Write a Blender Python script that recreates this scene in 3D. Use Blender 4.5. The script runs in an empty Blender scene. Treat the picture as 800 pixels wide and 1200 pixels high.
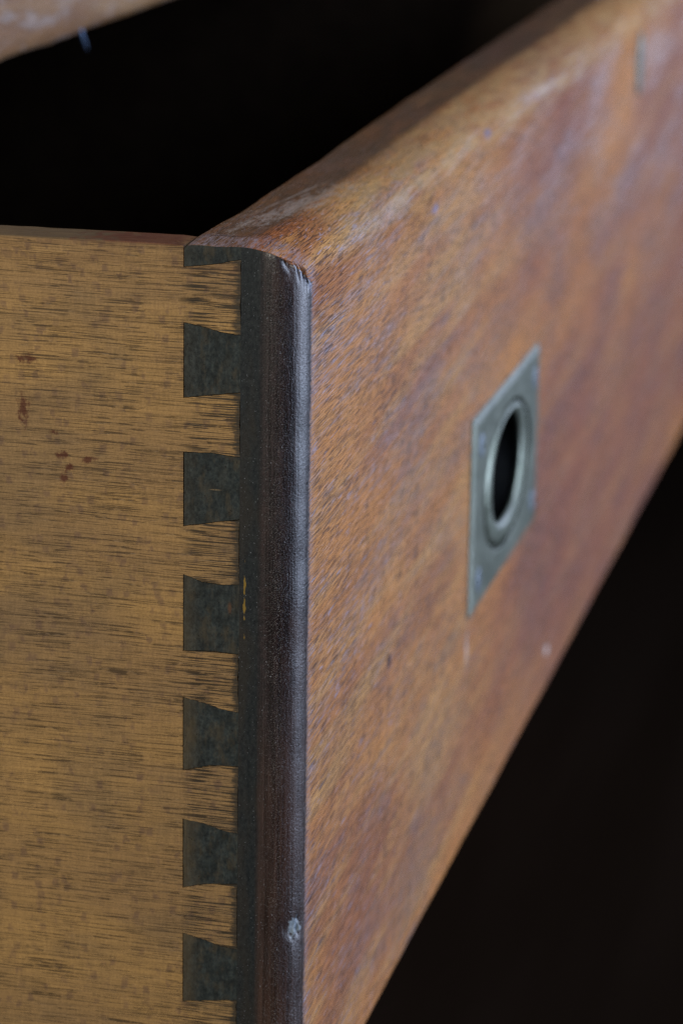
import bpy, bmesh, math, random
from mathutils import Vector, Matrix
from mathutils import noise as mn
random.seed(7)
S = bpy.context.scene
COL = S.collection
MM = 0.001

# ------------------------------------------------------------------ camera
YAW, PITCH, ROLL = 0.2177, 0.2572, 0.0147
cd = bpy.data.cameras.new('camera'); cam = bpy.data.objects.new('camera', cd); COL.objects.link(cam)
d = Vector((math.cos(YAW)*math.cos(PITCH), math.sin(YAW)*math.cos(PITCH), -math.sin(PITCH)))
r = Vector((math.sin(YAW), -math.cos(YAW), 0)); u = r.cross(d)
r2 = r*math.cos(ROLL) + u*math.sin(ROLL); u2 = -r*math.sin(ROLL) + u*math.cos(ROLL)
M = Matrix((r2, u2, -d)).transposed().to_4x4(); M.translation = Vector((-0.55697, -0.13113, 0.09909))
cam.matrix_world = M
cd.sensor_fit = 'VERTICAL'; cd.sensor_height = 36.0; cd.sensor_width = 24.0
cd.lens = 36.0*3685.9/1200.0
cd.clip_start = 0.02; cd.clip_end = 60
cd.dof.use_dof = True; cd.dof.focus_distance = 0.592; cd.dof.aperture_fstop = 19.0; cd.dof.aperture_blades = 9
S.camera = cam

# ------------------------------------------------------------------ world, lamps, exposure
W = bpy.data.worlds.new('World'); S.world = W; W.use_nodes = True
W.node_tree.nodes['Background'].inputs['Color'].default_value = (0.75, 0.85, 1.0, 1)
W.node_tree.nodes['Background'].inputs['Strength'].default_value = 0.004
def area(name, loc, target, sx, sy, power, color, spread=180):
    l = bpy.data.lights.new(name, 'AREA'); l.shape = 'RECTANGLE'; l.size = sx; l.size_y = sy
    l.energy = power; l.color = color; l.spread = math.radians(spread)
    o = bpy.data.objects.new(name, l); COL.objects.link(o); o.location = loc
    o.rotation_euler = (Vector(target) - Vector(loc)).to_track_quat('-Z', 'Y').to_euler()
    return o
area('window_light_front', (0.50, -1.15, 0.22), (0.12, 0, -0.06), 1.3, 1.2, 30.5, (0.63, 0.75, 1.0))
area('side_sheen_light', (2.90, -0.85, 0.05), (0.20, 0, -0.08), 0.8, 1.0, 0.95, (0.60, 0.70, 1.0), 70)  # unseen cool light added at the right for sheen on the front
area('side_fill_light', (-1.12, 0.30, 0.55), (0, 0.03, -0.11), 0.6, 0.6, 16, (1.0, 0.94, 0.83))  # added soft fill for the drawer side, source unseen
S.cycles.use_denoising = True; S.cycles.denoiser = 'OPENIMAGEDENOISE'; S.cycles.denoising_prefilter = 'NONE'
S.view_settings.view_transform = 'Standard'; S.view_settings.look = 'None'
S.view_settings.exposure = 0.0; S.view_settings.gamma = 1.0; S.view_settings.use_curve_mapping = False

# ------------------------------------------------------------------ node helpers
class G:
    def __init__(s, name):
        s.m = bpy.data.materials.new(name); s.m.use_nodes = True
        s.t = s.m.node_tree; s.b = s.t.nodes['Principled BSDF']
        tc = s.n('ShaderNodeTexCoord')
        mp = s.n('ShaderNodeVectorMath', operation='SCALE'); s.l(tc.outputs['Object'], mp.inputs[0]); mp.inputs['Scale'].default_value = 1000.0
        s.co = mp.outputs[0]                      # object coordinates in millimetres
        sp = s.n('ShaderNodeSeparateXYZ'); s.l(s.co, sp.inputs[0]); s.x, s.y, s.z = sp.outputs
    def n(s, t, **k):
        o = s.t.nodes.new(t)
        for a, v in k.items(): setattr(o, a, v)
        return o
    def l(s, a, b): s.t.links.new(a, b)
    def put(s, v, i):
        if isinstance(v, bpy.types.NodeSocket): s.l(v, i)
        else:
            if hasattr(i.default_value, '__len__') and len(i.default_value) == 4 and len(v) == 3: v = (*v, 1)
            i.default_value = v
    def math(s, op, a, b=0.0, clamp=False):
        o = s.n('ShaderNodeMath', operation=op, use_clamp=clamp); s.put(a, o.inputs[0]); s.put(b, o.inputs[1]); return o.outputs[0]
    def add(s, a, b): return s.math('ADD', a, b)
    def mul(s, a, b): return s.math('MULTIPLY', a, b)
    def sub(s, a, b): return s.math('SUBTRACT', a, b)
    def inv(s, a): return s.math('SUBTRACT', 1.0, a)
    def mx(s, a, b): return s.math('MAXIMUM', a, b)
    def step(s, v, a, b, lo=0.0, hi=1.0):
        o = s.n('ShaderNodeMapRange', interpolation_type='SMOOTHSTEP'); s.put(v, o.inputs[0])
        s.put(a, o.inputs[1]); s.put(b, o.inputs[2]); s.put(lo, o.inputs[3]); s.put(hi, o.inputs[4]); return o.outputs[0]
    def noise(s, sc, off=(0, 0, 0), detail=2.0, rough=0.5, dist=0.0, co=None):
        a = s.n('ShaderNodeVectorMath', operation='MULTIPLY'); s.put(co or s.co, a.inputs[0]); a.inputs[1].default_value = sc
        b = s.n('ShaderNodeVectorMath', operation='ADD'); s.l(a.outputs[0], b.inputs[0]); b.inputs[1].default_value = off
        o = s.n('ShaderNodeTexNoise'); s.l(b.outputs[0], o.inputs['Vector']); o.inputs['Scale'].default_value = 1.0
        o.inputs['Detail'].default_value = detail; o.inputs['Roughness'].default_value = rough; o.inputs['Distortion'].default_value = dist
        return o.outputs[0]
    def cells(s, sc, off=(0, 0, 0), co=None):     # squarish cells: (distance from the centre, a random value per cell)
        a = s.n('ShaderNodeVectorMath', operation='MULTIPLY'); s.put(co or s.co, a.inputs[0]); a.inputs[1].default_value = sc
        b = s.n('ShaderNodeVectorMath', operation='ADD'); s.l(a.outputs[0], b.inputs[0]); b.inputs[1].default_value = off
        o = s.n('ShaderNodeTexVoronoi', distance='CHEBYCHEV'); s.l(b.outputs[0], o.inputs['Vector']); o.inputs['Scale'].default_value = 1.0
        q = s.n('ShaderNodeSeparateXYZ'); s.l(o.outputs['Color'], q.inputs[0])
        return o.outputs['Distance'], q.outputs[0]
    def mix(s, f, a, b, kind='MIX'):
        o = s.n('ShaderNodeMix', data_type='RGBA', blend_type=kind); s.put(f, o.inputs[0]); s.put(a, o.inputs[6]); s.put(b, o.inputs[7]); return o.outputs[2]
    def scale(s, c, f):                           # colour times a factor
        o = s.n('ShaderNodeVectorMath', operation='SCALE'); s.put(c, o.inputs[0]); s.put(f, o.inputs['Scale']); return o.outputs[0]
    def vec(s, x, y, z):
        o = s.n('ShaderNodeCombineXYZ'); s.put(x, o.inputs[0]); s.put(y, o.inputs[1]); s.put(z, o.inputs[2]); return o.outputs[0]
    def spot(s, a, b, ca, cb, ra, rb, soft=0.4, wob=None, amt=0.5):   # an elliptical stain on two axes, ragged
        p = s.math('DIVIDE', s.sub(a, ca), ra); q = s.math('DIVIDE', s.sub(b, cb), rb)
        dd = s.math('SQRT', s.add(s.mul(p, p), s.mul(q, q)))
        if wob is not None: dd = s.add(dd, s.mul(s.sub(wob, 0.5), amt*4))
        return s.step(dd, 1.0 - soft, 1.0 + soft*0.4, 1.0, 0.0)
    def bump(s, h, strength, dist):
        o = s.n('ShaderNodeBump'); s.put(h, o.inputs['Height']); o.inputs['Strength'].default_value = strength; o.inputs['Distance'].default_value = dist
        s.l(o.outputs[0], s.b.inputs['Normal']); return o
    def out(s, col=None, rough=None, metal=None, spec=None, coat=None, coat_r=None):
        for k, v in (('Base Color', col), ('Roughness', rough), ('Metallic', metal), ('Specular IOR Level', spec), ('Coat Weight', coat), ('Coat Roughness', coat_r)):
            if v is not None: s.put(v, s.b.inputs[k])
        return s.m

# ------------------------------------------------------------------ materials
def side_wood():
    g = G('unfinished_side_wood')
    w = g.noise((.02, .016, .02), (3, 1, 5), 1)
    zz = g.sub(g.add(g.z, g.mul(g.sub(w, .5), 1.6)), g.mul(g.y, .012))
    co = g.vec(g.x, g.y, zz)
    big = g.noise((.05, .014, .06), (1, 2, 3), 3, .55, co=co)
    col = g.mix(g.step(big, .35, .66), (.335, .202, .076), (.258, .157, .069))
    grey = g.step(g.noise((.03, .03, .05), (9, 4, 2), 3, .6), .45, .66)
    col = g.mix(g.mul(grey, .5), col, (.165, .112, .064))
    fib = g.noise((2, .05, 3.4), (4, 0, 7), 4, .65, co=co)
    col = g.scale(col, g.step(fib, .25, .75, .80, 1.18))
    iso = g.noise((2.6, 2.2, 2.6), (0, 3, 1), 3, .7)
    col = g.scale(col, g.step(iso, .3, .7, .86, 1.14))
    ray = g.noise((.4, 1.3, .22), (0, 3, 1), 2, .6, .6)   # faint cross-grain ray figure
    col = g.scale(col, g.step(ray, .35, .7, .95, 1.07))
    fl = g.noise((.3, .55, .40), (6, 6, 1), 2, .5, .0)
    fd, fr = g.cells((.02, .62, .50), (3, 3, 3), g.vec(g.x, g.add(g.y, g.mul(iso, 1.0)), g.add(zz, g.mul(fl, 1.2))))
    flm = g.mul(g.mul(g.step(fr, .62, .98), g.step(fd, .62, .25)), g.step(fl, .36, .56))
    col = g.mix(g.mul(flm, .48), col, (.105, .060, .050))
    # open pores, in clusters
    cl = g.noise((.03, .020, .20), (2, 8, 4), 3)
    p1 = g.noise((.8, .070, 3.7), (11, 3, 2), .6, .5, .0, co=co)
    p2 = g.noise((.8, .14, 5.2), (1, 13, 8), .6, .5, .0, co=co)
    p3 = g.noise((.8, .055, 6.0), (4, 1, 9), .6, .5, .0, co=co)
    th = g.sub(.70, g.mul(cl, .15))
    near = g.step(g.y, 24.0, 20)                  # pores packed with old polish where the tails reach the front
    th = g.sub(th, g.mul(near, .02))
    pm = g.step(g.sub(p1, th), 0.0, .022)
    pm = g.mx(pm, g.mul(g.step(g.sub(p2, th), 0.0, .022), .9))
    pm = g.mx(pm, g.mul(g.step(g.sub(p3, th), -.015, .02), .6))
    brk = g.step(g.noise((.5, .35, .8), (4, 4, 4), 2), .36, .50)
    pm = g.mul(pm, g.add(.35, g.mul(brk, .65)))
    col = g.mix(g.mul(pm, g.add(.74, g.mul(near, .15))), col, (.026, .017, .010))
    pn = g.mul(near, g.step(g.noise((.8, .060, 2.7), (9, 5, 1), 1.0, .5, 0, co=co), .545, .585))
    pm = g.mx(pm, pn)
    col = g.mix(g.mul(pn, .88), col, (.018, .015, .011))
    soot = g.mul(near, g.step(g.noise((.3, .12, .7), (2, 2, 7), 3, .6), .52, .68))
    col = g.mix(g.mul(soot, .28), col, (.040, .036, .030))
    stain = g.step(g.add(g.y, g.mul(g.sub(g.noise((.5, .5, 1.6), (3, 3, 3), 4, .7), .5), 4.5)), 12.2, 13.4, .85, 0)
    col = g.mix(stain, col, (.030, .026, .020))
    # dirty top arris
    tdirt = g.mul(g.step(g.z, -10, -1.5), g.step(g.noise((.2, .06, .4), (5, 5, 5), 3), .35, .65))
    col = g.mix(g.mul(tdirt, .5), col, (.085, .040, .022))
    top = g.step(g.z, -2.25, -1.75)
    tcol = g.mix(g.step(g.add(g.y, g.mul(g.sub(fl, .5), 30)), 46, 34), (.115, .080, .045), (.105, .032, .020))
    col = g.mix(g.mul(top, .8), col, tcol)
    # rust red drips
    wob = g.noise((.6, .9, .7), (7, 7, 7), 5, .7)
    sp = None
    for (cy, cz, ra, rb) in ((54.3, -35.0, 1.1, 3.0), (46.4, -48.2, .8, 1.1), (41.6, -44.2, 1.6, .8), (46.6, -43.6, 1.2, .8), (53.8, -25.2, 1.9, 1.0), (45.2, -45.8, .9, .7), (48.2, -39.2, .6, .6)):
        m = g.spot(g.y, g.z, cy, cz, ra, rb, .7, wob, 1.1); sp = m if sp is None else g.mx(sp, m)
    col = g.mix(g.mul(sp, .85), col, (.070, .016, .008))
    g.bump(g.sub(g.mul(g.add(fib, iso), .22), pm), .5, .00020)
    return g.out(col, g.step(fib, .3, .7, .66, .52), spec=.28)

def front_wood(name='polished_front_wood', axis='x'):
    """French-polished mahogany front: grain along x, worn polish, wax bloom; attribute 'dirt' = blackened end grain."""
    g = G(name)
    w = g.noise((.004, .02, .012), (3, 1, 5), 1)
    zz = g.sub(g.add(g.z, g.mul(g.sub(w, .5), 5.0)), g.mul(g.x, .05))   # the grain climbs a little to the right
    co = g.vec(g.x, g.y, zz)
    big = g.noise((.007, .03, .028), (1.3, 2, 3), 3, .5, co=co)
    col = g.mix(g.step(big, .34, .66), (.495, .200, .053), (.325, .119, .047))
    red = g.mul(g.step(g.x, 120, 340), g.step(g.noise((.004, .02, .013), (4, 1, 1.5), 2), .30, .60))
    col = g.mix(g.mul(red, .75), col, (.235, .088, .060))
    band = g.noise((.010, .10, .11), (7, 2, 9), 3, .6, co=co)
    col = g.mix(g.mul(g.step(band, .40, .68), g.step(g.x, 110, 300, 1.0, .30)), col, (.49, .24, .080))
    bloom = g.noise((.030, .8, .85), (2, 2, 4), 3, .6, co=co)
    blo2 = g.noise((.012, .06, .055), (5, 2, 1), 2, .5, co=co)
    bl = g.step(g.add(g.mul(bloom, .6), g.mul(blo2, .5)), .50, .66)
    col = g.mix(g.mul(bl, .17), col, (.33, .21, .20))
    fib = g.noise((.095, 3.3, 3.7), (4, 0, 7), 3, .65, co=co)
    col = g.scale(col, g.step(fib, .28, .72, .66, 1.30))
    p1 = g.noise((.11, 3.0, 3.4), (11, 3, 2), .6, .5, .0, co=co)
    p2 = g.noise((.17, 4.2, 4.6), (1, 13, 8), .6, .5, .0, co=co)
    cl = g.noise((.02, .1, .10), (2, 8, 4), 2)
    th = g.sub(.695, g.mul(cl, .19))
    pm = g.mx(g.step(g.sub(p1, th), 0.0, .035), g.mul(g.step(g.sub(p2, th), .0, .035), .85))
    col = g.mix(g.mul(pm, .72), col, (.042, .022, .020))
    wx = g.noise((.13, 3.6, 3.9), (17, 5, 3), .6, .5, .0, co=co)     # blue-lilac glints along the grain, painted as pale streaks
    glints = g.mul(g.step(g.sub(wx, g.sub(.695, g.mul(bl, .13))), 0.0, .04), g.step(g.x, 160, 20, .20, .62))
    col = g.mix(glints, col, (.42, .36, .45))
    # worn top edge: dark grey-brown on the flat, pale gold on the roundover
    flat = g.mul(g.step(g.z, -6.5, -5.0), g.step(g.add(g.y, g.mul(g.sub(w, .5), 3.0)), 9.6, 12.6))
    n2 = g.noise((.05, .3, .3), (5, 5, 5), 4, .65)
    col = g.mix(g.mul(g.mul(flat, g.step(n2, .25, .7, .65, .95)), g.step(g.x, 15, 120, .88, 1.0)), col, (.092, .062, .042))
    rnd = g.mul(g.mul(g.step(g.z, -12, -6), g.inv(flat)), g.step(g.x, 20, 60))
    col = g.mix(g.mul(rnd, g.step(n2, .35, .62, .15, .60)), col, (.47, .30, .135))
    sy = g.add(g.y, g.mul(g.x, .12))
    scf = g.mx(g.spot(g.x, sy, 62, 24, 24, .9, .8, n2, .9), g.spot(g.x, sy, 48, 19, 30, 3.2, .9, g.noise((.15, .6, .5), (1, 1, 1), 5, .75), 1.3))
    col = g.mix(g.mul(g.mul(scf, g.step(g.z, -6, -3.5)), .55), col, (.40, .34, .31))
    corner_sheen = g.mul(g.step(g.x, 13, 7.5), g.step(g.noise((.35, 2.6, 2.9), (6, 2, 9), 3, .65), .40, .62))   # lilac sheen beside the corner, painted into the colour
    col = g.mix(g.mul(corner_sheen, .55), col, (.33, .28, .33))
    # single marks
    wob = g.noise((.25, .8, .8), (3, 7, 7), 3, .6)
    col = g.mix(g.mul(g.spot(g.x, g.z, 86, -107, 2.2, 1.7, .5, wob, .4), .85), col, (.035, .012, .016))
    col = g.mix(g.mul(g.spot(g.x, g.z, 316.6, -173.5, 3.2, 1.5, .6, wob, .3), .9), col, (.75, .66, .60))
    col = g.mix(g.mul(g.spot(g.x, g.z, 182, -133, 2.0, 5.0, .9, wob, .5), .6), col, (.60, .52, .48))
    col = g.mix(g.mul(g.spot(g.x, g.z, 196, -6, 5.0, 1.4, .8, wob, .5), .75), col, (.15, .15, .24))
    col = g.mix(g.mul(g.spot(g.x, g.z, 128, -14, 4.0, 1.2, .8, wob, .6), .7), col, (.24, .23, .36))
    # blackened, sooty end grain on the lap and the rounded corner
    at = g.n('ShaderNodeAttribute'); at.attribute_name = 'dirt'; asep = g.n('ShaderNodeSeparateXYZ'); g.l(at.outputs['Vector'], asep.inputs[0])
    rag = g.noise((.5, .6, 2.6), (8, 1, 3), 4, .7)
    dm = g.step(g.add(asep.outputs[0], g.mul(g.sub(rag, .5), .9)), .25, .70)
    e1 = g.noise((1.1, 1.3, .9), (2, 4, 6), 4, .7)
    e2 = g.noise((.08, .12, .03), (2, 1, 6), 3, .6)
    scr = g.noise((2.2, 2.2, .035), (3, 3, 3), 3, .65)      # handling scratches down the corner
    lapc = g.mix(g.step(e1, .3, .7), (.006, .009, .012), (.022, .027, .030))
    rndc = g.mix(g.step(e1, .3, .7), (.006, .0035, .0045), (.020, .011, .012))
    rndc = g.mix(g.step(g.add(g.mul(g.z, -.006), g.mul(g.sub(e2, .5), 1.2)), .35, .95, 0, .7), rndc, (.050, .025, .016))
    rndc = g.scale(rndc, g.step(scr, .3, .7, .6, 1.5))
    rndc = g.mix(g.mul(g.step(e2, .5, .68), .55), rndc, (.045, .022, .018))
    lapc = g.mix(g.mul(g.step(e2, .48, .66), .5), lapc, (.030, .024, .018))
    dcol = g.mix(g.step(g.y, 8.6, 7.0), lapc, rndc)
    spk = g.step(g.noise((3.2, 3.2, 3.2), (5, 9, 1), 1, .5), .70, .77)
    dcol = g.mix(g.mul(spk, .75), dcol, (.22, .24, .28))
    chip = g.spot(g.x, g.z, 3.6, -136.6, 1.5, 2.1, .4, g.noise((.6, .6, .6), (1, 5, 2), 3, .7), .9)
    dcol = g.mix(g.mul(chip, g.step(g.y, 2.6, 1.6)), dcol, (.22, .26, .29))
    ad = g.sub(g.sub(-2.3, g.mul(g.x, .95)), g.z)       # below the broken top arris: pale scuffs with painted blue highlights
    arris_glint = g.mul(g.mul(g.step(ad, 3.0, .4), g.step(g.x, 1.6, 3.4)), g.step(g.noise((.9, .9, .6), (2, 7, 5), 3, .7), .44, .56))
    dcol = g.mix(g.mul(arris_glint, .8), dcol, (.20, .22, .32))
    yel = g.mul(g.spot(g.y, g.z, 10.7, -69, .22, 5.0, .4, g.noise((1, 1, .5), (1, 3, 3), 2), 1.0), .7)
    dcol = g.mix(yel, dcol, (.30, .19, .03))
    dust = g.mul(g.step(g.noise((1.5, 2.6, 2.6), (15, 9, 1), 1, .5), .72, .76), g.step(g.z, -6, -4))
    col = g.mix(g.mul(dust, g.step(g.x, 90, 40, 0, .8)), col, (.55, .56, .60))
    col = g.mix(dm, col, dcol)
    h = g.add(g.mul(fib, .8), g.mul(pm, -.9))
    h = g.add(h, g.mul(g.noise((.12, 2.6, 2.8), (3, 9, 3), 3, .6), 1.0))
    h = g.mul(h, g.inv(g.mul(dm, .8)))
    h = g.add(h, g.mul(g.mul(g.add(g.mul(e1, .8), g.mul(scr, .9)), dm), .5))
    h = g.mul(h, g.step(g.x, 110, 260, 1.0, .2))  # the worn near corner stands up more than the rest
    g.bump(h, .55, .00030)
    # what is left of the polish is glossy, the rubbed wood is not
    rough = g.mix(dm, g.vec(g.step(bl, 0, 1, .56, .29), 0, 0), g.vec(g.add(g.step(g.y, 8.2, 6.0, .62, .34), g.mul(g.sub(scr, .5), .25)), 0, 0))
    rs = g.n('ShaderNodeSeparateXYZ'); g.l(rough, rs.inputs[0])
    sp = g.mix(dm, g.vec(g.mul(g.mul(g.step(bl, 0, 1, .22, .55), g.step(g.x, 120, 320, 1.0, .6)), g.inv(g.mul(g.step(g.z, -24, -9), .75))), 0, 0), g.vec(g.step(g.y, 8.2, 6.0, .25, .95), 0, 0))
    ss = g.n('ShaderNodeSeparateXYZ'); g.l(sp, ss.inputs[0])
    return g.out(col, rs.outputs[0], spec=ss.outputs[0])

def pin_wood():
    g = G('sooty_end_grain_wood')
    e1 = g.noise((1.1, 1.5, 1.2), (2, 4, 6), 4, .7)
    e2 = g.noise((.1, .25, .12), (2, 1, 6), 3, .6)
    col = g.mix(g.step(e1, .3, .7), (.011, .016, .019), (.031, .038, .038))
    col = g.scale(col, g.step(g.noise((.2, .45, .4), (4, 8, 2), 4, .65), .3, .7, .60, 1.40))
    brown = g.add(g.step(g.y, 18.5, 23.5, 0, .55), g.mul(g.step(e2, .5, .7), .35))
    brown = g.mul(brown, g.step(g.z, -45, -95, .25, 1.0))
    col = g.mix(brown, col, (.098, .074, .042))
    pb = g.noise((.2, .30, .16), (14, 8, 2), 4, .65)
    col = g.mix(g.step(pb, .50, .68, 0, .6), col, (.060, .050, .034))
    rs = g.mul(g.spot(g.y, g.z, 13.6, -71.5, .5, 1.4, .6, e2, .5), .6)
    col = g.mix(rs, col, (.10, .045, .022))
    ln = g.mul(g.spot(g.y, g.z, 16.6, -48.4, 1.5, .16, .5, e2, .3), .8)
    col = g.mix(ln, col, (.16, .12, .07))
    dots = g.step(g.noise((2.2, 2.2, 2.2), (7, 2, 1), 1), .70, .76)
    col = g.mix(g.mul(dots, .8), col, (.008, .007, .006))
    vl = g.noise((.3, 1.3, .10), (7, 2, 1), 3, .6, .5)
    col = g.scale(col, g.step(vl, .3, .7, .86, 1.16))
    g.bump(g.add(e1, g.mul(dots, -.6)), .45, .00022)
    return g.out(col, .68, spec=.2)

def rail_wood():
    g = G('scuffed_rail_wood')
    band = g.noise((.012, .12, .14), (7, 2, 9), 3, .6)
    col = g.mix(g.step(band, .35, .68), (.25, .120, .050), (.36, .20, .085))
    sc = g.noise((.06, .25, .25), (3, 3, 8), 4, .65)
    low = g.add(.485, g.mul(g.step(g.z, 4, 12), .06))
    col = g.mix(g.mul(g.step(g.sub(sc, low), -.03, .09), .45), col, (.40, .35, .33))
    fib = g.noise((.09, 2.4, 2.6), (4, 0, 7), 3, .6)
    col = g.scale(col, g.step(fib, .25, .75, .7, 1.25))
    g.bump(g.add(fib, sc), .6, .0004)
    return g.out(col, g.step(sc, .3, .7, .38, .6), spec=.5)

def plain_wood(name, c1, c2, rough=.6):
    g = G(name)
    b = g.noise((.012, .10, .10), (7, 2, 9), 4, .6)
    col = g.mix(g.step(b, .35, .68), c1, c2)
    col = g.scale(col, g.step(g.noise((.05, 1.8, 1.8), (1, 2, 3), 3), .3, .7, .75, 1.2))
    g.bump(b, .2, .0004)
    return g.out(col, rough, spec=.25)

def brass(name, c1, c2, rough=.42, metal=.75):
    g = G(name)
    a = g.noise((.09, .2, .12), (1, 5, 2), 4, .6); b = g.noise((.5, .5, .5), (2, 3, 3), 4, .7)
    col = g.mix(g.step(a, .35, .65), c1, c2)
    col = g.mix(g.step(b, .55, .75, 0, .5), col, (.10, .11, .09))
    g.bump(b, .25, .0002)
    return g.out(col, g.step(b, .3, .7, rough - .08, rough + .12), metal=metal, spec=.5)

def floor_mat():
    g = G('near_black_floor')
    n = g.noise((.002, .02, .01), (0, 0, 0), 3)
    col = g.mix(g.step(n, .35, .65), (.0125, .0078, .0050), (.0165, .0104, .0070))
    return g.out(col, .9, spec=.0)

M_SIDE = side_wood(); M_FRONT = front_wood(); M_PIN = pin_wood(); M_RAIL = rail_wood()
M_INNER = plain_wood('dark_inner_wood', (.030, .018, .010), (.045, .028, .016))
M_CASE = plain_wood('case_wood', (.15, .060, .028), (.22, .095, .045), .45)
M_BRASS = brass('patinated_brass', (.155, .170, .132), (.230, .245, .195), .42, .6)
M_RING = brass('handled_brass', (.21, .235, .18), (.30, .325, .26), .36, .65)
M_CUP = brass('cup_shade_brass', (.005, .005, .005), (.010, .010, .008), .7, .0)  # shade inside the handle recess put into the colour
M_SCREW = brass('steel_screw', (.20, .23, .25), (.28, .32, .36), .4, .6)
M_STEEL = brass('bright_steel', (.30, .40, .55), (.42, .53, .68), .35, .35)
M_NAIL = brass('blue_glint_steel', (.11, .18, .32), (.17, .27, .44), .4, .2)  # blue highlight of the nail put into its base colour
M_BLACK = plain_wood('dark_void', (.004, .004, .004), (.006, .006, .006), .9)
M_FLOOR = floor_mat()

# ------------------------------------------------------------------ object helpers
def tag(o, label=None, cat=None, kind=None, group=None):
    for k, v in (('label', label), ('category', cat), ('kind', kind), ('group', group)):
        if v: o[k] = v
    return o
def obj(name, verts, faces, mats, parent=None, smooth=False, mi=None):
    me = bpy.data.meshes.new(name); me.from_pydata([Vector(v)*MM for v in verts], [], faces); me.update()
    for m in (mats if isinstance(mats, (list, tuple)) else [mats]): me.materials.append(m)
    if mi: me.polygons.foreach_set('material_index', mi)
    if smooth: me.polygons.foreach_set('use_smooth', [True]*len(me.polygons))
    o = bpy.data.objects.new(name, me); COL.objects.link(o)
    if parent: o.parent = parent
    return o
def fix_normals(o):
    bm = bmesh.new(); bm.from_mesh(o.data); bmesh.ops.recalc_face_normals(bm, faces=bm.faces); bm.to_mesh(o.data); bm.free()
def empty(name, loc=(0, 0, 0)):
    o = bpy.data.objects.new(name, None); COL.objects.link(o); o.location = Vector(loc)*MM; o.empty_display_size = .02; return o
def box(name, x0, x1, y0, y1, z0, z1, mat, parent=None, bev=0.0):
    bm = bmesh.new(); bmesh.ops.create_cube(bm, size=1.0)
    for v in bm.verts: v.co = Vector(((x0+x1)/2 + v.co.x*(x1-x0), (y0+y1)/2 + v.co.y*(y1-y0), (z0+z1)/2 + v.co.z*(z1-z0)))*MM
    if bev: bmesh.ops.bevel(bm, geom=list(bm.edges), offset=bev*MM, segments=2, affect='EDGES')
    me = bpy.data.meshes.new(name); bm.to_mesh(me); bm.free(); me.materials.append(mat)
    o = bpy.data.objects.new(name, me); COL.objects.link(o)
    if parent: o.parent = parent
    return o
def interp(tab, t):
    if t <= tab[0][0]: return tab[0][1]
    for (a, va), (b, vb) in zip(tab, tab[1:]):
        if t <= b: k = (t-a)/(b-a); k = k*k*(3-2*k)*.4 + k*.6; return va + (vb-va)*k
    return tab[-1][1]
def nz(x, y, z, s=1.0): return mn.noise(Vector((x*s, y*s, z*s)))

# ------------------------------------------------------------------ dimensions, millimetres
T, LAP, H, WID, ST = 22.8, 11.75, 185.8, 956.0, 10.0    # front thickness, lap line, height, width, side thickness
EDGE = [(0, -1.9), (9, -1.5), (40, -2.0), (80, -1.65), (112, -1.3), (150, -.5), (210, .45), (280, 1.3), (361, 2.2), (424, 3.1), (500, 3.6), (956, 3.0)]
def ztop(x, y):
    e = interp(EDGE, x); k = max(0.0, min(1.0, y/T))
    kk = max(0.0, (12.0 - y)/12.0)
    z = -7.4*(1 - max(0.0, 1 - kk**2.05)**(1/2.05)) + e*(.55 + .45*k) - .5*(1-k)
    z += .22*nz(x*.05, y*.2, 1.3) + .09*nz(x*.35, y*.6, 4.1)
    if y > T - 2.5: z -= .16*max(0.0, nz(x*.6, 3, 9) + nz(x*1.7, 6, 2)*.6)*(y - T + 2.5)/2.5
    if y > T - .9: z -= (y - T + .9)**2 * .55
    return z
RX, RY = 6.8, 7.9                                         # rounded vertical corner: reach along x and along y
def arris(x, z0, dist):                                   # how far the sharp top edge of the corner is broken back
    if x > RX + 2: return 0.0
    c = max(0.0, nz(x*.9, z0*.9, 2.2) + .6*nz(x*2.1, z0*2.1 + dist*.8, 7.2) + .15)
    b = math.sin(math.pi*min(1, (x + .8)/(RX + 1.0)))
    return math.exp(-(max(0.0, dist)/1.4)**1.3)*(.50 + 1.9*c)*b
def yfront(x):
    if x >= RX: return 0.0
    k = (RX - x)/RX
    return RY*(1 - max(0.0, 1 - k**2.25)**(1/2.25))

# ------------------------------------------------------------------ setting
tag(obj('floor', [(-4000, -4000, -420), (7000, -4000, -420), (7000, 5000, -420), (-4000, 5000, -420)], [(0, 1, 2, 3)], M_FLOOR), kind='structure')

# ------------------------------------------------------------------ the open drawer
drawer = tag(empty('open_drawer', (0, 0, 0)), 'pulled out wooden drawer with dovetailed side and polished brown front', 'drawer')

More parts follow.
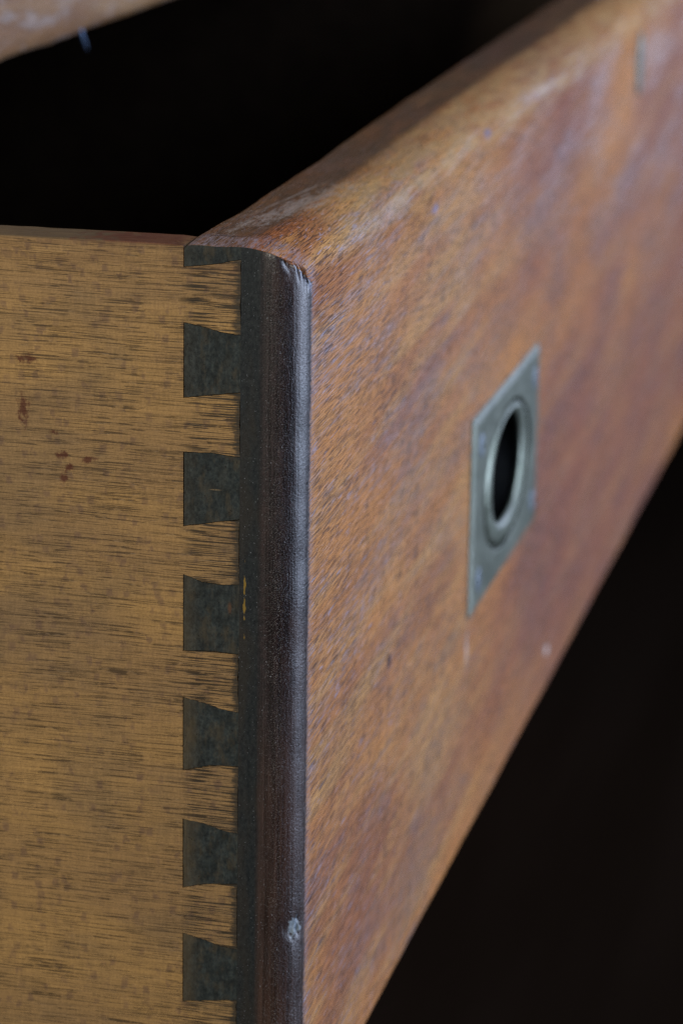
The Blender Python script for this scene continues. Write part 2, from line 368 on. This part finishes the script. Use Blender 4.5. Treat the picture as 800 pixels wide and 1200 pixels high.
def build_front():
    xs = []
    x = 0.0
    while x < 8: xs.append(x); x += .22
    while x < 40: xs.append(x); x += .7
    while x < 186: xs.append(x); x += 2.2
    xs += [186 + 89*i/40 for i in range(41)]
    x = 278.0
    while x < 560: xs.append(x); x += 3.0
    while x < 675: xs.append(x); x += 12.0
    xs += [WID - 275 + 89*i/20 for i in range(21)]
    x = 782.0
    while x < WID: xs.append(x); x += 12.0
    xs += [WID]
    st = [(x, LAP) for x in xs if x < ST - .05] + [(ST, LAP), (ST, T)] + [(x, T) for x in xs if x > ST + .05]
    NT, zs = 44, []
    z = -9.0
    while z > -79: zs.append(z); z -= .9
    zs += [-79 - 41*i/30 for i in range(31)]
    z = -120.9
    while z > -H + 2.2: zs.append(z); z -= .9
    verts, rows, dirt = [], [], []
    for (x, B) in st:
        y0 = yfront(x); row = []
        end = 1.0 if x < RX else 0.0
        def p(a, y, z, dv):
            verts.append((a, y, z)); dirt.append(dv); row.append(len(verts) - 1)
        for i in range(NT):
            k = i/(NT - 1); y = B + (y0 - B)*(1 - (1 - k)**2.0)
            w = arris(x, ztop(x, y0), (y - y0)*1.6)
            p(x + w*.8, y + w, ztop(x, y) - .25*w, 0)
        zt = ztop(x, y0)
        for j, z in enumerate(zs):
            if j < 16:
                k = ((j+1)/17)**1.9; zz = zt + (zs[16] - zt)*k
            else: zz = z
            # wear of the rounded corner, chipped near the top arris
            wx = wy = 0.0
            if x < RX + 2:
                b = math.sin(math.pi*min(1, (x + 1)/(RX + 3)))
                wx = arris(x, zt, zt - zz); wy = wx + .14*nz(3, 8, zz*.12)*b; wx = .8*wx + .14*nz(3, 8, zz*.12)*b
                ch = math.exp(-(((zz + 136.6)/2.4)**2 + ((x - 3.4)/2.2)**2))
                wx += .7*ch*(.6 + nz(x*1.1, zz*1.1, 9)); wy += .7*ch*(.6 + nz(x*1.1, zz*1.1, 9))
            p(x + wx, y0 + wy + .10*nz(x*.03, 1, zz*.05), zz, end)
        zb = -H + .5*nz(x*.02, 3, 1)
        for k in range(5):
            a = math.pi/2*k/4
            p(x, y0 + 2.0*(1 - math.cos(a)), zb + 2.0*(1 - math.sin(a)), end if k < 3 else 0)
        p(x, B, zb, 0); p(x, B, -H/2, 0)
        rows.append(row)
    n = len(rows[0]); faces, mi = [], []
    cut = lambda v: (185.9 < verts[v][0] < 275.1 or WID - 275.1 < verts[v][0] < WID - 185.9) and -120.1 < verts[v][2] < -78.9 and verts[v][1] < 2
    corner_dirt = []
    for a, b in zip(rows, rows[1:]):
        for i in range(n):
            j = (i+1) % n; f = (a[i], b[i], b[j], a[j])
            if all(cut(v) for v in f): continue
            faces.append(f)
            xm = verts[a[i]][0]
            isf = NT - 1 <= i < n - 3 and xm < RX + 6
            for v in f:
                if isf:
                    xx = verts[v][0]; corner_dirt.append(max(0.0, min(1.0, 1 - (xx - RX + 2.2)/6.0)) if xx > RX - 2.2 else 1.0)
                else: corner_dirt.append(0.0)
    # left end face: a grid between the top line and the bottom
    e = rows[0]; faces.append(tuple(e)); corner_dirt += [1.0]*len(e)
    e = rows[-1]; faces.append(tuple(reversed(e))); corner_dirt += [0.0]*len(e)
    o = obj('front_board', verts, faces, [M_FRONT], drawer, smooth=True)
    me = o.data
    at = me.attributes.new('dirt', 'FLOAT_COLOR', 'CORNER')
    at.data.foreach_set('color', [c for dv in corner_dirt for c in (dv, dv, dv, 1.0)])
    fix_normals(o)
    # sharp arris between the top and the blackened corner, and round the end
    me = o.data
    bm = bmesh.new(); bm.from_mesh(me)
    for ed in bm.edges:
        if len(ed.link_faces) == 2 and ed.calc_face_angle(0) > .6: ed.smooth = False
        if len(ed.link_faces) == 1: ed.smooth = False
    bm.to_mesh(me); bm.free()
    return o
front = build_front()

# pins: (y, z) outlines read off the end of the board, counter-clockwise from the upper left (y grows to the left)
PINS = [
    [(T, -6.05), (16.5, -5.2), (LAP, -4.1)],
    [(T, -16.5), (19.3, -17.0), (15.6, -17.9), (12.3, -18.3), (LAP, -18.3), (LAP, -29.4), (17, -30.1), (T, -31.0)],
    [(T, -41.4), (17.5, -41.2), (LAP, -41.7), (LAP, -54.0), (16.5, -54.8), (T, -56.0)],
    [(T, -65.4), (19.0, -66.6), (15, -66.9), (LAP, -66.6), (LAP, -80.6), (17, -80.4), (T, -80.75)],
    [(T, -90.0), (18.6, -90.8), (15, -91.8), (LAP, -92.2), (LAP, -103.3), (17.5, -103.6), (T, -105.0)],
    [(T, -114.9), (18.8, -115.4), (14.5, -116.6), (LAP, -116.9), (LAP, -127.5), (18.5, -128.2), (T, -129.3)],
    [(T, -138.7), (18.8, -139.6), (15, -140.7), (LAP, -141.0), (LAP, -152.0), (17.5, -152.6), (T, -153.3)],
    [(T, -162.5), (18.8, -163.4), (15, -164.4), (LAP, -164.8), (LAP, -175.5), (T, -177.0)],
]
GAP = .15
def outline(pts, sub=5, amp=.10, seed=0, closed=True):
    out = []
    N = len(pts)
    for i in range(N if closed else N - 1):
        a, b = pts[i], pts[(i+1) % N]
        for k in range(sub):
            t = k/sub; y = a[0] + (b[0]-a[0])*t; z = a[1] + (b[1]-a[1])*t
            w = amp*(1 if k else .4)
            out.append((y + w*nz(y*1.3, z*1.3, seed), z + w*nz(y*1.3, z*1.3, seed + 5.5)))
    if not closed: out.append(pts[-1])
    return out
def prism(name, loop, x0, x1, mats, parent, bulge=None):
    n = len(loop); v = [(x0, y, z) for y, z in loop] + [(x1, y, z) for y, z in loop]
    f = [tuple(range(n)), tuple(range(2*n - 1, n - 1, -1))] + [(i, n + i, n + (i+1) % n, (i+1) % n) for i in range(n)]
    o = obj(name, v, f, mats, parent); fix_normals(o); return o
for k, pts in enumerate(PINS):
    if k == 0:                                            # half pin at the top: its upper face carries on the polished top
        ys = [T - (T - LAP)*i/16 for i in range(17)]; xs = [ST*i/14 for i in range(15)]
        verts = [(x + (.12*max(0, nz(x, y*1.3, 6)) if i == 0 else 0), y - GAP*(.5 if j else 1), ztop(x, y)) for i, x in enumerate(xs) for j, y in enumerate(ys)]
        faces = [(i*17 + j, (i+1)*17 + j, (i+1)*17 + j + 1, i*17 + j + 1) for i in range(14) for j in range(16)]
        mi = [1]*len(faces)
        bot = outline(pts, 4, .08, 2, closed=False); nb = len(verts)
        verts += [(0.03, y - GAP, z + GAP) for y, z in bot] + [(ST, y - GAP, z + GAP) for y, z in bot]
        m = len(bot)
        faces.append(tuple(range(0, 17)) + tuple(nb + i for i in range(m - 1, -1, -1))); mi.append(0)
        faces.append(tuple(14*17 + i for i in range(17)) + tuple(nb + m + i for i in range(m - 1, -1, -1))); mi.append(0)
        for i in range(m - 1): faces.append((nb + i, nb + i + 1, nb + m + i + 1, nb + m + i)); mi.append(0)
        faces.append(tuple(i*17 for i in range(15)) + (nb + m, nb)); mi.append(1)
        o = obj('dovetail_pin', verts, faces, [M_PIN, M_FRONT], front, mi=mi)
        fix_normals(o)
        o.data.polygons.foreach_set('use_smooth', [p.material_index == 1 for p in o.data.polygons])
    else:
        cy = sum(p[0] for p in pts)/len(pts); cz = sum(p[1] for p in pts)/len(pts)
        q = [(y - GAP if abs(y - T) < .01 else y, z + (GAP if z < cz else -GAP)) for y, z in pts]
        prism('dovetail_pin', outline(q, 5, .12, k*3.1), .05 + .05*(k % 3), ST, [M_PIN], front)

# tails: walk the outline from the top of the side down its front end
def side_loop():
    L = [(420.0, -1.75), (300, -1.75), (200, -1.75), (120, -1.75)] + [(T + 62 - 1.6*i, -1.75 + .14*nz(i*.35, 2, 3)) for i in range(38)] + [(T + .02, -2.0)]
    L += outline(PINS[0], 4, .08, 2, closed=False)        # under the half pin, T -> LAP
    for k in range(1, len(PINS)):
        pts = PINS[k]; cz = sum(p[1] for p in pts)/len(pts)
        up = [p for p in pts if p[1] > cz]; lo = [p for p in pts if p[1] < cz]
        z0 = L[-1][1]; z1 = up[-1][1]
        for i in range(1, 10): z = z0 + (z1 - z0)*i/10; L.append((LAP + .10 + .30*max(-.25, nz(z*1.4, k*3, 4)), z))
        L += list(reversed(outline(up, 5, .12, k*3.1, closed=False)))   # tail's lower flank, LAP -> T
        L += list(reversed(outline(lo, 5, .12, k*3.1, closed=False)))   # next tail's upper flank, T -> LAP
    L += [(T, -H + .6), (420.0, -H + .6)]
    return L
    
prism('side_panel', side_loop(), 0.0, ST, [M_SIDE], drawer)
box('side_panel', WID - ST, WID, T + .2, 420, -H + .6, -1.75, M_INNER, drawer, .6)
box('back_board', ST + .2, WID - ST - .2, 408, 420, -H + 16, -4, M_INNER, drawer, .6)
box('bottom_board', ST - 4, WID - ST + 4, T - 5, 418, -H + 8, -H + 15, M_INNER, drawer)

# ------------------------------------------------------------------ flush handle let into the front
def ellipse(cx, cz, a, b, n, ph=0.0, pw=2.0):
    out = []
    for i in range(n):
        t = 2*math.pi*i/n + ph; c, s_ = math.cos(t), math.sin(t)
        out.append((cx + a*math.copysign(abs(c)**(2/pw), c), cz + b*math.copysign(abs(s_)**(2/pw), s_)))
    return out
PX0, PX1, PZ0, PZ1 = 181.0, 279.6, -124.8, -74.4
HCX, HCZ, HA, HB = 231.0, -99.3, 35.8, 18.7
def build_plate():
    n = 96
    inner = ellipse(HCX, HCZ, HA, HB, n)
    def rect(m):
        out = []
        for (x, z) in inner:
            dx, dz = x - HCX, z - HCZ
            tx = ((PX1 - m - HCX) if dx > 0 else (PX0 + m - HCX))/dx if abs(dx) > 1e-6 else 1e9
            tz = ((PZ1 - m - HCZ) if dz > 0 else (PZ0 + m - HCZ))/dz if abs(dz) > 1e-6 else 1e9
            t = min(tx, tz); out.append([HCX + dx*t, HCZ + dz*t])
        for cx, cz in ((PX0+m, PZ0+m), (PX1-m, PZ0+m), (PX1-m, PZ1-m), (PX0+m, PZ1-m)):   # snap the nearest ray onto each corner
            k = min(range(n), key=lambda i: (out[i][0]-cx)**2 + (out[i][1]-cz)**2); out[k] = [cx, cz]
        return out
    loops = [(rect(0), .4), (rect(0), -.35), (rect(1.0), -1.0), (rect(1.5), -1.2), (rect(3), -1.22), (ellipse(HCX, HCZ, HA + .4, HB + .4, n), -1.2), (inner, -1.05), (ellipse(HCX, HCZ, HA - .2, HB - .2, n), 2.0)]
    verts = [(x, y + .06*nz(x*.08, z*.08, 3), z) for L, y in loops for x, z in L]
    faces = [(a*n + i, a*n + (i+1) % n, (a+1)*n + (i+1) % n, (a+1)*n + i) for a in range(len(loops) - 1) for i in range(n)]
    o = obj('flush_handle', verts, faces, [M_BRASS], drawer); fix_normals(o)
    o['label'] = 'tarnished brass plate of the flush handle'
    return o
plate = build_plate()
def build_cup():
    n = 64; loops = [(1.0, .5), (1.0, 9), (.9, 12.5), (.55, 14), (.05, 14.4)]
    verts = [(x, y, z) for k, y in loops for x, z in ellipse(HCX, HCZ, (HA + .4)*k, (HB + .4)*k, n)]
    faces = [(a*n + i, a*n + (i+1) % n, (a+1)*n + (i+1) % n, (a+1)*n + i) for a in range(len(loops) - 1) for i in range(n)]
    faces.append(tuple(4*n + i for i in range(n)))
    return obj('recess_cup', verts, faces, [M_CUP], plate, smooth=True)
build_cup()
def build_ring():
    n, m = 96, 16; inn = ellipse(230.8, -97.6, 22.6, 13.6, n, 0, 2.3); outr = ellipse(231.8, -99.3, 31.5, 17.5, n, 0, 2.2)
    verts, faces = [], []
    for (xi, zi), (xo, zo) in zip(inn, outr):
        cx, cz, hx, hz = (xi + xo)/2, (zi + zo)/2, (xo - xi)/2, (zo - zi)/2
        for j in range(m):
            a = 2*math.pi*j/m; c = math.copysign(abs(math.cos(a)), math.cos(a)); q = math.copysign(abs(math.sin(a)), math.sin(a))
            verts.append((cx + hx*c, -.1 + 1.3*q, cz + hz*c))
    for i in range(n):
        for j in range(m): faces.append((i*m + j, ((i+1) % n)*m + j, ((i+1) % n)*m + (j+1) % m, i*m + (j+1) % m))
    o = obj('bail_ring', verts, faces, [M_RING], plate, smooth=True); fix_normals(o); return o
build_ring()
def build_screw():
    n = 24; verts, faces = [], []
    for rr, y in ((3.3, -1.1), (3.2, -1.35), (2.2, -1.62)): verts += [(rr*math.cos(2*math.pi*i/n), y, rr*math.sin(2*math.pi*i/n)) for i in range(n)]
    for a in (0, 1): faces += [(a*n + i, a*n + (i+1) % n, (a+1)*n + (i+1) % n, (a+1)*n + i) for i in range(n)]
    up = [i for i in range(n) if 1 <= i <= 11]; dn = [i for i in range(n) if 13 <= i <= 23]
    faces += [tuple(2*n + i for i in up), tuple(2*n + i for i in dn)]
    b = len(verts); s4 = [2*n + 11, 2*n + 13, 2*n + 23, 2*n + 1]
    verts += [(verts[k][0], -1.1, verts[k][2]) for k in s4]
    faces += [(b, b+1, b+2, b+3), (s4[0], b, b+3, s4[3]), (s4[1], s4[2], b+2, b+1), (2*n+11, 2*n+12, 2*n+13, b+1, b), (2*n+23, 2*n, 2*n+1, b+3, b+2)]
    return verts, faces
sv, sf = build_screw(); smesh = None
for (cx, cz, rz) in ((189.5, -82.5, .4), (271.5, -82.5, 1.1), (189.5, -117, 2.2), (271.5, -117, .1)):
    if smesh is None:
        o = obj('screw', sv, sf, [M_SCREW], plate); fix_normals(o); smesh = o
    else:
        o = smesh.copy(); COL.objects.link(o); o.parent = plate
    o.location = (cx*MM, 0, cz*MM); o.rotation_euler = (0, rz, 0)

# the twin handle towards the far end of the front
twin = plate.copy(); COL.objects.link(twin); twin.parent = drawer; twin.location.x = (WID - PX0 - PX1)*MM
for ch in list(plate.children):
    c = ch.copy(); COL.objects.link(c); c.parent = twin

# ------------------------------------------------------------------ lock
def build_escutcheon():
    n = 48; cx, cz = 478.0, -20.0
    hole = [(cx + q[0], cz + q[1]) for q in ellipse(0, 2.2, 2.3, 2.3, n)]
    hole = [(x if z > cz + 1 else cx + math.copysign(min(abs(x - cx), 1.1), x - cx), z if z > cz + 1 else cz + (z - cz - 1)*4.6) for x, z in hole]
    loops = [(ellipse(cx, cz, 6.6, 10.6, n), .3), (ellipse(cx, cz, 6.6, 10.6, n), -.5), (ellipse(cx, cz, 6.0, 10.0, n), -.85), (hole, -.85), (hole, .2)]
    verts = [(x, y, z) for L, y in loops for x, z in L]
    faces = [(a*n + i, a*n + (i+1) % n, (a+1)*n + (i+1) % n, (a+1)*n + i) for a in range(len(loops) - 1) for i in range(n)]
    o = obj('lock_escutcheon', verts, faces, [M_BRASS], drawer); fix_normals(o)
    k = obj('keyhole', [(x, -.3, z) for x, z in hole], [tuple(range(n))], [M_BLACK], o)
    return o
build_escutcheon()
zt = ztop(478, 16)
box('lock_plate', 470, 512, 12.5, 20.5, zt - 1.5, zt + .35, M_STEEL, drawer, .25)

# ------------------------------------------------------------------ the chest
chest = tag(empty('chest_of_drawers', (0, 130, -420)), 'dark wooden chest with scuffed rail above the open drawer', 'chest')
def cpart(o):
    o.parent = chest; o.matrix_parent_inverse = Matrix.Translation(Vector((0, -.130, .420))); return o
FY = 130.0
def build_rail():
    xs = []; x = -4.0
    while x < 620: xs.append(x); x += 2.4
    xs.append(962.0); verts, faces = [], []
    prof = [(30, 3.2), (8, 3.2), (4.2, 3.3), (2.2, 3.8), (.9, 4.8), (.25, 6.2), (0, 8.5), (0, 12), (0, 17), (0, 23), (0, 30), (0, 37.5), (.8, 39.2), (30, 39.2)]
    n = len(prof)
    for x in xs:
        w = .55*nz(x*.028, 1, 2) + .28*nz(x*.11, 4, 2) + .0095*(x - 210)*(1 if 150 < x < 420 else .2)
        for (dy, z) in prof:
            k = max(0, 1 - (z - 3.2)/9); verts.append((x, FY + dy + .15*nz(x*.05, z*.1, 7), z + w*k))
    for a in range(len(xs) - 1):
        for i in range(n): faces.append((a*n + i, (a+1)*n + i, (a+1)*n + (i+1) % n, a*n + (i+1) % n))
    faces += [tuple(range(n)), tuple(range((len(xs)-1)*n, len(xs)*n))]
    o = obj('upper_rail', verts, faces, [M_RAIL], None, smooth=True); fix_normals(o); cpart(o)
    o['label'] = 'scuffed rail with worn lower edge'
    return o
rail = build_rail()
cpart(box('case_side', -24, -4, FY - .5, 560, -420, 60, M_CASE, None, 1.0))
cpart(box('case_side', 962, 982, FY - .5, 560, -420, 60, M_CASE, None, 1.0))
cpart(box('case_top', -3.9, 961.9, FY + .5, 560, 39.6, 60, M_CASE, None, 1.0))
cpart(box('case_back', -3.9, 961.9, 545, 559, -419, 39.4, M_INNER, None))
cpart(box('dust_board', -3.9, 961.9, FY + 30.2, 544.8, 6, 14, M_INNER, None))
cpart(box('lower_rail', -3.9, 961.9, FY, FY + 30, -H - 24, -H - 4, M_CASE, None, 1.0))
cpart(box('dust_board', -3.9, 961.9, FY + 30.2, 544.8, -H - 14, -H - 6, M_INNER, None))
cpart(box('lower_drawer_front', -2.5, 960.5, FY + 1, FY + 22, -406, -H - 25.5, M_CASE, None, 3.0))
cpart(box('bottom_rail', -3.9, 961.9, FY, FY + 30, -420, -408, M_CASE, None, .8))
# nail end poking out under the rail, its blue highlight painted on
def build_nail():
    n = 10; pts = [(284.6, 131.6, 7.5, .6), (284.8, 131.0, 4.2, .7), (286.0, 130.4, 1.6, .55), (287.4, 130.0, -.8, .1)]
    verts = [(x + rr*math.cos(2*math.pi*i/n), y + rr*math.sin(2*math.pi*i/n), z) for x, y, z, rr in pts for i in range(n)]
    faces = [(a*n + i, a*n + (i+1) % n, (a+1)*n + (i+1) % n, (a+1)*n + i) for a in range(3) for i in range(n)] + [tuple(range(n)), tuple(range(3*n, 4*n))]
    o = obj('nail', verts, faces, [M_NAIL], None, smooth=True); fix_normals(o)
    o.parent = rail
    return o
build_nail()
